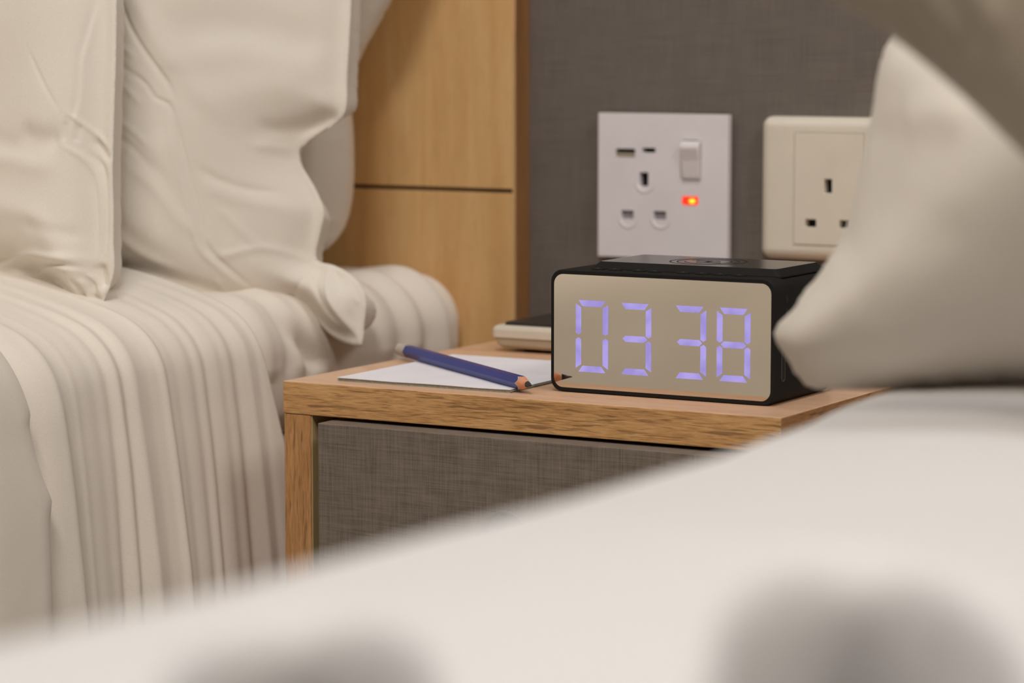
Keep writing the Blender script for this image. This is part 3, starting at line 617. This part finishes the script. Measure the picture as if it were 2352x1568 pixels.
for fx in (hx0+.018, hx1-.018):
    for fy in (hy0+.016, hy1-.016):
        MB().loft([[(fx+.005*math.cos(2*math.pi*i/16), fy+.005*math.sin(2*math.pi*i/16), z) for i in range(16)] for z in (0, .0024)]).build('foot', M['ringdark'], ph)

# ------------------------------------------------------------------ pillows
def smoothstep(a, b, x):
    t = np.clip((x-a)/(b-a), 0, 1); return t*t*(3-2*t)
def poly_dist(P, poly, closed=True):
    """distance of each point to a polyline, and the fraction of the way along it"""
    poly = np.asarray(poly, float); n_ = len(poly); segs = n_ if closed else n_-1
    best = np.full(len(P), 1e9); frac = np.zeros(len(P)); tot = 0; side = np.zeros(len(P))
    ln = [np.linalg.norm(poly[(i+1) % n_]-poly[i]) for i in range(segs)]; S = sum(ln)
    for i in range(segs):
        a = poly[i]; b = poly[(i+1) % n_]; ab = b-a; L2 = ab@ab
        t = np.clip(((P-a)@ab)/L2, 0, 1) if L2 > 0 else np.zeros(len(P))
        q = a+t[:, None]*ab; d = np.linalg.norm(P-q, axis=1); k = d < best
        best[k] = d[k]; frac[k] = ((tot+t*ln[i])/S)[k]; tot += ln[i]
    return best, frac
def inside(P, poly):
    poly = np.asarray(poly, float); x, y = P[:, 0], P[:, 1]; c = np.zeros(len(P), bool); j = len(poly)-1
    for i in range(len(poly)):
        xi, yi = poly[i]; xj, yj = poly[j]
        k = ((yi > y) != (yj > y)) & (x < (xj-xi)*(y-yi)/((yj-yi) if yj != yi else 1e-12)+xi); c ^= k; j = i
    return c
def crom(pts, closed=True, step=.004):
    pts = [np.array(q, float) for q in pts]; n_ = len(pts); out = []
    R = range(n_) if closed else range(n_-1)
    for i in R:
        g = (lambda k: pts[k % n_]) if closed else (lambda k: pts[min(max(k, 0), n_-1)])
        p0, p1, p2, p3 = g(i-1), g(i), g(i+1), g(i+2)
        L_ = np.linalg.norm(p2-p1); m_ = max(1, int(L_/step))
        # centripetal blending keeps corners tight
        l0, l2 = max(np.linalg.norm(p1-p0), 1e-6), max(np.linalg.norm(p3-p2), 1e-6)
        t1 = (p2-p0)/(l0+L_+1e-9)*L_; t2 = (p3-p1)/(l2+L_+1e-9)*L_
        for k in range(m_):
            s = k/m_; h0 = 2*s**3-3*s**2+1; h1 = s**3-2*s**2+s; h2 = -2*s**3+3*s**2; h3 = s**3-s**2
            out.append(h0*p1+h1*t1+h2*p2+h3*t2)
    if not closed: out.append(pts[-1])
    return np.array(out)
def pillow(key, name, label, cat, mat, tf, tb, R, flange, fine_box, fine, group=None, seed=0, noise=.0012, nscale=18, coarse=.011, cs=1.0):
    sh = SHAPES[key]; O = np.array(sh['O']); ln = sh['lean']
    U = np.array([1., 0, 0]); V_ = np.array([0, math.sin(ln), math.cos(ln)]); Nn = np.cross(U, V_)
    out = crom(sh['outline'], True, .003)
    lo, hi = out.min(0), out.max(0)
    pts = []
    rnd = np.random.default_rng(seed)
    def grid(x0, x1, z0, z1, st):
        xs = np.arange(x0, x1, st); zs = np.arange(z0, z1, st*.866); g = []
        for j, z in enumerate(zs): g.append(np.stack([xs+(st/2 if j % 2 else 0), np.full(len(xs), z)], 1))
        return np.concatenate(g)
    fx0, fx1, fz0, fz1 = fine_box
    gc = grid(lo[0], hi[0], lo[1], hi[1], coarse); inb = (gc[:, 0] > fx0) & (gc[:, 0] < fx1) & (gc[:, 1] > fz0) & (gc[:, 1] < fz1)
    gf = grid(max(lo[0], fx0), min(hi[0], fx1), max(lo[1], fz0), min(hi[1], fz1), fine)
    G = np.concatenate([gc[~inb], gf])
    G = G[inside(G, out)]; d, _ = poly_dist(G, out); G = G[d > fine*.6]
    allp = np.concatenate([out, G]); nb = len(out)
    edges = [(i, (i+1) % nb) for i in range(nb)]
    r_ = delaunay_2d_cdt([Vector(q) for q in allp.tolist()], edges, [], 1, 1e-7)
    P2 = np.array([tuple(q) for q in r_[0]]); F = r_[2]
    d, _ = poly_dist(P2, out)
    e = np.clip((d-flange)/R, 0, 1)
    prof = np.sqrt(np.clip(1-(1-e)**2, 0, 1))
    # relax the profile so that it has no medial ridge
    E = np.array([(f[i], f[(i+1) % len(f)]) for f in F for i in range(len(f))]); E = np.concatenate([E, E[:, ::-1]])
    deg = np.maximum(np.bincount(E[:, 0], minlength=len(P2)), 1); bd = d < 1e-5
    def relax(h, it):
        for _ in range(it):
            s_ = np.bincount(E[:, 0], weights=h[E[:, 1]], minlength=len(P2))/deg; h = np.where(bd, h, s_)
        return h
    prof = relax(prof, 12)
    hf = tf*prof; hbk = tb*prof
    hf += .0012*smoothstep(0, .002, d); hbk += .0010*smoothstep(0, .002, d)
    fade = smoothstep(0, .006, d)
    cre = np.zeros(len(P2))
    for kind, a, w_, pts_ in sh['creases']:
        pl2 = crom(pts_, False, .004)
        dd, fr = poly_dist(P2, pl2, False); end = np.clip(np.minimum(fr, 1-fr)/.22, 0, 1); end = end*end*(3-2*end)
        cre += a*np.exp(-(dd/w_)**2)*(.12+.88*end)
    hf += cs*cre*(.35+.65*fade)
    bend = sh.get('bend', 0)*smoothstep(.03, -.06, P2[:, 0])
    ph_ = rnd.uniform(0, 6.28, 12); no = np.zeros(len(P2))
    for k in range(12):
        th = rnd.uniform(0, 6.28); fr = nscale*(1+rnd.uniform(0, 3)); no += np.sin((P2[:, 0]*math.cos(th)+P2[:, 1]*math.sin(th))*fr*2+ph_[k])/(1+k*.4)
    hf += noise*no*fade*np.clip(prof, .1, 1); hbk += noise*no[::-1]*fade*np.clip(prof, .1, 1)
    # bow the whole pillow a little so that it slumps under its weight
    front = O+P2[:, :1]*U+P2[:, 1:2]*V_+(hf+bend)[:, None]*Nn
    back = O+P2[:, :1]*U+P2[:, 1:2]*V_-(hbk-bend)[:, None]*Nn
    idx = np.arange(len(P2)); nbk = np.full(len(P2), -1); inner = ~bd; nbk[inner] = len(P2)+np.arange(inner.sum()); nbk[bd] = idx[bd]
    verts = np.concatenate([front, back[inner]])
    faces = [tuple(f) for f in F]+[tuple(int(nbk[i]) for i in reversed(f)) for f in F]
    o = mesh_obj(name, verts, faces, mat, None, True)
    tag(o, label, cat, group); return o, (O, U, V_, Nn)
FB = (-.16, .08, -.03, .19)
pillow('P1', 'pillow', 'white pillow frontmost at the left edge, its crumpled bottom corner drooping over the pleated duvet', 'pillow', M['pillow'], .020, .045, .034, .010, (-.10, .06, -.03, .19), .0011, 'pillows propped on the left bed', 1, .0003, cs=1)
pillow('P2', 'pillow', 'large creased white pillow in the middle, its pointed corner overhanging the bed edge', 'pillow', M['pillow'], .017, .046, .026, .006, (-.13, .08, -.03, .20), .0010, 'pillows propped on the left bed', 2, .0003, cs=1)
pillow('P3', 'pillow', 'rearmost white pillow on the left bed, showing only a strip against the oak headboard', 'pillow', M['pillow'], .034, .042, .050, .002, (-.10, .06, -.03, .20), .002, 'pillows propped on the left bed', 3, .0006)
pillow('P4', 'pillow', 'blurred white pillow on the near right bed, its corner touching the clock in view', 'pillow', M['pillow'], .055, .050, .09, .002, (-.12, .12, -.03, .20), .0022, None, 4, .0005, cs=.55)
pillow('P5', 'cushion', 'darker greyish cushion tilted across the top right corner, in front of the right pillow', 'cushion', M['darkcloth'], .036, .036, .055, .002, (-.10, .10, -.08, .12), .003, None, 5, .001)

# ------------------------------------------------------------------ left bed: base, mattress in its sheet, duvet
def rbox(x0, x1, y0, y1, z0, z1, r, st, disp=None):
    """rounded box made by pushing a gridded box onto a rounded shell, with optional displacement along the normal"""
    V = []; F = []; key = {}
    nx, ny, nz = [max(2, int((b-a)/st)) for a, b in ((x0, x1), (y0, y1), (z0, z1))]
    def vid(i, j, k):
        if (i, j, k) not in key: key[(i, j, k)] = len(V); V.append((x0+(x1-x0)*i/nx, y0+(y1-y0)*j/ny, z0+(z1-z0)*k/nz))
        return key[(i, j, k)]
    for k in (0, nz):
        for i in range(nx):
            for j in range(ny): F.append((vid(i, j, k), vid(i+1, j, k), vid(i+1, j+1, k), vid(i, j+1, k)))
    for j in (0, ny):
        for i in range(nx):
            for k in range(nz): F.append((vid(i, j, k), vid(i+1, j, k), vid(i+1, j, k+1), vid(i, j, k+1)))
    for i in (0, nx):
        for j in range(ny):
            for k in range(nz): F.append((vid(i, j, k), vid(i, j+1, k), vid(i, j+1, k+1), vid(i, j, k+1)))
    P_ = np.array(V); lo = np.array((x0, y0, z0))+r; hi = np.array((x1, y1, z1))-r
    q = np.clip(P_, lo, hi); dv = P_-q; L_ = np.linalg.norm(dv, axis=1); L_[L_ == 0] = 1; nrm = dv/L_[:, None]
    P_ = q+nrm*r
    if disp is not None: P_ = P_+nrm*disp(P_, nrm)[:, None]
    return P_, F
def gs(x, c, w_): return np.exp(-((x-c)/w_)**2)
SH = [(-.030, .0030, .0045), (-.043, -.0030, .005), (-.056, .0042, .006), (-.072, -.0034, .006), (-.088, .0034, .006), (-.103, -.0026, .006), (-.121, .0020, .008),
      (-.255, -.0020, .006), (-.24, .0020, .006), (-.219, -.0024, .005), (-.208, .0018, .005), (-.18, .0010, .01)]
def sheetdisp(P_, n_):
    y, z = P_[:, 1], P_[:, 2]; d = np.zeros(len(P_)); side = (P_[:, 0] > -.42)
    for c, a, w_ in SH:
        d += a*gs(y+.10*(z-.0)*np.exp(-((y+.06)/.05)**2), c, w_)
    d *= side*smoothstep(-.40, -.35, P_[:, 0])
    d += -.016*smoothstep(-.255, -.275, y)
    # deep tuck where the sheet folds behind the pillow corner
    d += -.008*gs(y+(z+.01)*.9, -.190, .010)*side*smoothstep(.03, .0, z)*smoothstep(-.38, -.35, P_[:, 0])
    return d
# finer skin: the side facing the cabinet is rebuilt with dense spacing near the head end
def dens(v, f): return v, f
v_, f_ = rbox(-.62, -.3265, -.60, -.0182, -.0450, .0320, .034, .0035, sheetdisp)
k_ = (v_[:, 2] < -.011) & (v_[:, 0] > -.40)                       # the lower edge is only slightly rounded where it meets the base
q_ = smoothstep(-.055, -.09, v_[k_, 1]); v_[k_, 0] = (1-q_)*v_[k_, 0]+q_*(-.3275-.28*(-.3275-v_[k_, 0])-.30*np.maximum(0, -.035-v_[k_, 2]))
k2_ = (v_[:, 2] < -.011) & (v_[:, 0] > -.40) & (v_[:, 1] < -.255); v_[k2_, 0] -= .016*smoothstep(-.255, -.275, v_[k2_, 1])
ms = mesh_obj('mattress', v_, f_, M['sheet'], None, True)
tag(ms, 'mattress under a gathered white fitted sheet, bare at the head end beside the cabinet', 'mattress')
v_, f_ = rbox(-1.45, -.366, -1.85, -.019, -.0455, .010, .026, .03)
mesh_obj('mattress_core', v_, f_, M['sheet'], ms, True)
bs = thing('bed_base', (-.90, -.93, -ZO), 'pale fabric covered bed base below the left mattress, glimpsed beside the cabinet', 'bed')
v_, f_ = rbox(-1.45, -.3340, -1.83, -.019, -.38, -.0462, .008, .03, lambda P_, n_: .0015*np.sin(P_[:, 1]*40)*(P_[:, 0] > -.4)*(P_[:, 2] < -.07))
mesh_obj('upholstered_box', v_, f_, M['base'], bs, True)
for fx in (-1.35, -.45):
    for fy in (-1.7, -.15):
        MB().loft([[(fx+r_*math.cos(2*math.pi*i/16), fy+r_*math.sin(2*math.pi*i/16), z) for i in range(16)] for r_, z in ((.018, -ZO), (.025, -.379))]).build('leg', M['dark'], bs)

# duvet draped over the side of the bed
PX_TOP, PZ_TOP, EX, EZ, EN = -.455, -.052, .135, .108, 2.25
def profile(n_top, n_arc, n_side, grow=0.0, zbot=-.40):
    """cross-section points (x,z), their normals and running parameter: top, rounded rim, hanging side"""
    K = [(-1.50, .050), (-1.1, .058), (-.75, .060), (-.55, .056), (-.46, .051), (-.41, .0460), (-.3688, .0372), (-.3488, .0309), (-.3372, .0255), (-.3273, .0170), (-.3215, .0075), (-.3186, -.004),
         (-.3165, -.018), (-.313, -.042), (-.309, -.078), (-.306, -.11), (-.303, -.18), (-.300, -.28), (-.298, zbot)]
    C_ = crom(K, False, .002); L_ = np.concatenate([[0], np.cumsum(np.linalg.norm(np.diff(C_, axis=0), axis=1))])
    i0 = int(np.argmin(np.abs(C_[:, 0]+.46)+(C_[:, 1] < .03))); i1 = int(np.argmin(np.abs(C_[:, 1]+.03)+(C_[:, 0] < -.4)))
    q = np.concatenate([np.linspace(0, L_[i0], n_top, endpoint=False), np.linspace(L_[i0], L_[i1], n_arc, endpoint=False), np.linspace(L_[i1], L_[-1], n_side+1)])
    P_ = np.stack([np.interp(q, L_, C_[:, 0]), np.interp(q, L_, C_[:, 1])], 1)
    P_ = np.array(P_); t = np.stack([np.gradient(P_[:, 0], q), np.gradient(P_[:, 1], q)], 1); t /= np.linalg.norm(t, axis=1)[:, None]
    nn_ = np.stack([-t[:, 1], t[:, 0]], 1)
    return P_, nn_
prof_p, prof_n = profile(24, 70, 90)
NP_ = len(prof_p)
ys = np.concatenate([np.linspace(-1.90, -.62, 100), np.linspace(-.615, -.236, 420)])
wgt = smoothstep(24+18, 24+66, np.arange(NP_).astype(float))   # pleats grow over the rim
V = np.zeros((len(ys), NP_, 3))
rngd = random.Random(4)
FAR = [(-.50-.028*k+rngd.uniform(-.006, .006), rngd.uniform(.3, 1.0)*(-1)**k) for k in range(48)]
for j in range(NP_):
    x, z = prof_p[j]; nx, nz = prof_n[j]
    hem = -.256 + .019*min(1, max(0, (.009-z)/.12)) if z < .02 else -.256
    yy = ys + (hem+.236)*smoothstep(-.62, -.236, ys)
    d = np.zeros(len(ys)); s_ = .10+.90*wgt[j]**1.3; low = smoothstep(0, -.15, np.array([z]))[0]
    for c, a in PLEATS:
        drift = .004*math.sin(c*90)*(wgt[j]-.5); w_ = .0040+.0012*math.sin(c*170)
        irr = .55+.6*abs(math.sin(c*731)); rim_ = min(1, max(0, s_*(.6+.8*abs(math.sin(c*413)))))
        d += a*.0019*irr*rim_*(.75+.6*low)*gs(yy, c+drift, w_)
    for c, a in FAR: d += a*.0013*s_*gs(yy, c, .012)
    # broad swells
    d += .0022*s_*np.sin(yy*52+1.3)*np.clip(low+.3, 0, 1)
    d += .010*gs(yy, -.445, .016)*smoothstep(.06, -.02, np.array([z]))[0]
    d += -.004*gs(yy, -.385, .012)*low
    V[:, j, 0] = x+nx*d; V[:, j, 1] = yy; V[:, j, 2] = z+nz*d
def gridfaces(a, b): return [(i*b+j, i*b+j+1, (i+1)*b+j+1, (i+1)*b+j) for i in range(a-1) for j in range(b-1)]
dv = mesh_obj('duvet', V.reshape(-1, 3), gridfaces(len(ys), NP_), M['duvet'], None, True)
tag(dv, 'white duvet on the left bed hanging over the side in many narrow vertical pleats', 'duvet')
so = dv.modifiers.new('thickness', 'SOLIDIFY'); so.thickness = .006; so.offset = -1
# seam stitching near the hem of the overhang
# second, smoother layer folded back at the left edge of the view
fe_z = np.array([q[0] for q in FOLD_EDGE])[::-1]; fe_y = np.array([q[1] for q in FOLD_EDGE])[::-1]
n2 = 60; tt = np.concatenate([np.linspace(0, .96, 40, endpoint=False), .96+.04*np.sin(np.linspace(0, math.pi/2, 26))]); V2 = np.zeros((len(tt), NP_, 3))
for j in range(NP_):
    x, z = prof_p[j]; nx, nz = prof_n[j]
    yb = float(np.interp(z, fe_z, fe_y)) if z < .0418 else -.494-(.06*min(1, (z-.0418)/.012))
    yy = -1.88+(yb+1.88)*tt
    edge = np.clip((yb-yy)/.020, 0, 1); off = .004+.020*np.sqrt(np.clip(1-(1-edge)**2, 0, 1))
    off = off+.002*np.sin(yy*30+z*25)*edge+.003*edge*gs(yy, -.52, .03)
    V2[:, j, 0] = x+nx*off; V2[:, j, 1] = yy; V2[:, j, 2] = z+nz*off
fl = mesh_obj('folded_layer', V2.reshape(-1, 3), gridfaces(len(tt), NP_), M['duvet'], dv, True)
fl['label'] = 'smooth upper duvet layer at the left edge'
so = fl.modifiers.new('thickness', 'SOLIDIFY'); so.thickness = .004; so.offset = -1

# ------------------------------------------------------------------ right (near) bed: base, mattress, duvet
CR = np.array([(-2.2, .20, .060), (-1.6, .205, .066), (-1.30, .215, .0650), (-1.122, .2316, .0690), (-1.064, .2480, .0714), (-.992, .2558, .0730), (-.905, .2470, .0682), (-.798, .2326, .0628),
               (-.677, .2023, .0534), (-.558, .1689, .0445), (-.40, .140, .038), (-.20, .125, .034), (-.03, .12, .032)])
yy2 = np.concatenate([np.linspace(-2.1, -1.26, 60, endpoint=False), np.linspace(-1.26, -.94, 150, endpoint=False), np.linspace(-.94, -.03, 120)]); ny2 = len(yy2)
cx = np.interp(yy2, CR[:, 0], CR[:, 1]); cz = np.interp(yy2, CR[:, 0], CR[:, 2])
ker = np.hanning(9); ker /= ker.sum()
cx = np.convolve(np.pad(cx, 4, 'edge'), ker, 'valid'); cz = np.convolve(np.pad(cz, 4, 'edge'), ker, 'valid')
xo = np.concatenate([np.linspace(0, .24, 110, endpoint=False), np.linspace(.24, .30, 12, endpoint=False), np.linspace(.30, 1.0, 30)])
side = 30
V3_ = np.zeros((ny2, side+len(xo), 3))
for i in range(ny2):
    y = yy2[i]
    # outer side falls away from the crest towards the floor
    for k in range(side):
        t = 1-k/side                                  # 1 = hem, 0 = crest
        if t > .35: x = cx[i]-.055-.012*(t-.35); z = cz[i]-.055-(t-.35)/.65*.36
        else: a = t/.35*math.pi/2; x = cx[i]-.055*math.sin(a); z = cz[i]-.055*(1-math.cos(a))
        V3_[i, k] = (x+.006*math.sin(y*38)*t, y, z)
    X = cx[i]+xo
    z = cz[i]+.004*np.sin(np.clip(xo/.12, 0, 1)*math.pi)-.004*smoothstep(.12, .5, xo)
    SX = np.zeros(len(X)); SY = np.zeros(len(X))
    for (px_, py_, sx, sy, dep, rot) in PITS:
        c, s = math.cos(rot), math.sin(rot); u = (X-px_)*c+(y-py_)*s; w_ = -(X-px_)*s+(y-py_)*c
        fan = 1+.15*np.clip(-w_, 0, .12)/.12
        f_pit = np.exp(-((u/(sx*fan))**2+(np.maximum(w_, 0)/sy)**2)**3.2)
        z = z-dep*f_pit
        tuck = .075*np.clip(f_pit-.06, 0, 1)*smoothstep(-.10, -.02, w_)      # the puffy edge rolls over and tucks under
        SX += -s*tuck; SY += c*tuck
    V3_[i, side:, 0] = X+SX; V3_[i, side:, 1] = y+SY; V3_[i, side:, 2] = z
d2 = mesh_obj('duvet', V3_.reshape(-1, 3), gridfaces(ny2, side+len(xo)), M['duvet2'], None, True)
tag(d2, 'puffy white duvet of the near bed filling the blurred foreground', 'duvet')
so = d2.modifiers.new('thickness', 'SOLIDIFY'); so.thickness = .012; so.offset = -1
v_, f_ = rbox(.215, 1.22, -2.05, -.005, -.22, -.075, .02, .05)
m2_ = mesh_obj('mattress', v_, f_, M['sheet'], None, True); tag(m2_, 'mattress hidden under the puffy duvet of the near bed', 'mattress')
b2 = thing('bed_base', (.70, -1.0, -ZO), 'fabric bed base of the near bed, under its duvet at the bottom right', 'bed')
v_, f_ = rbox(.22, 1.22, -2.03, -.005, -.40, -.2215, .012, .06)
mesh_obj('upholstered_box', v_, f_, M['base'], b2, True)
for fx in (.32, 1.1):
    for fy in (-1.9, -.15):
        MB().loft([[(fx+r_*math.cos(2*math.pi*i/16), fy+r_*math.sin(2*math.pi*i/16), z) for i in range(16)] for r_, z in ((.018, -ZO), (.025, -.399))]).build('leg', M['dark'], b2)
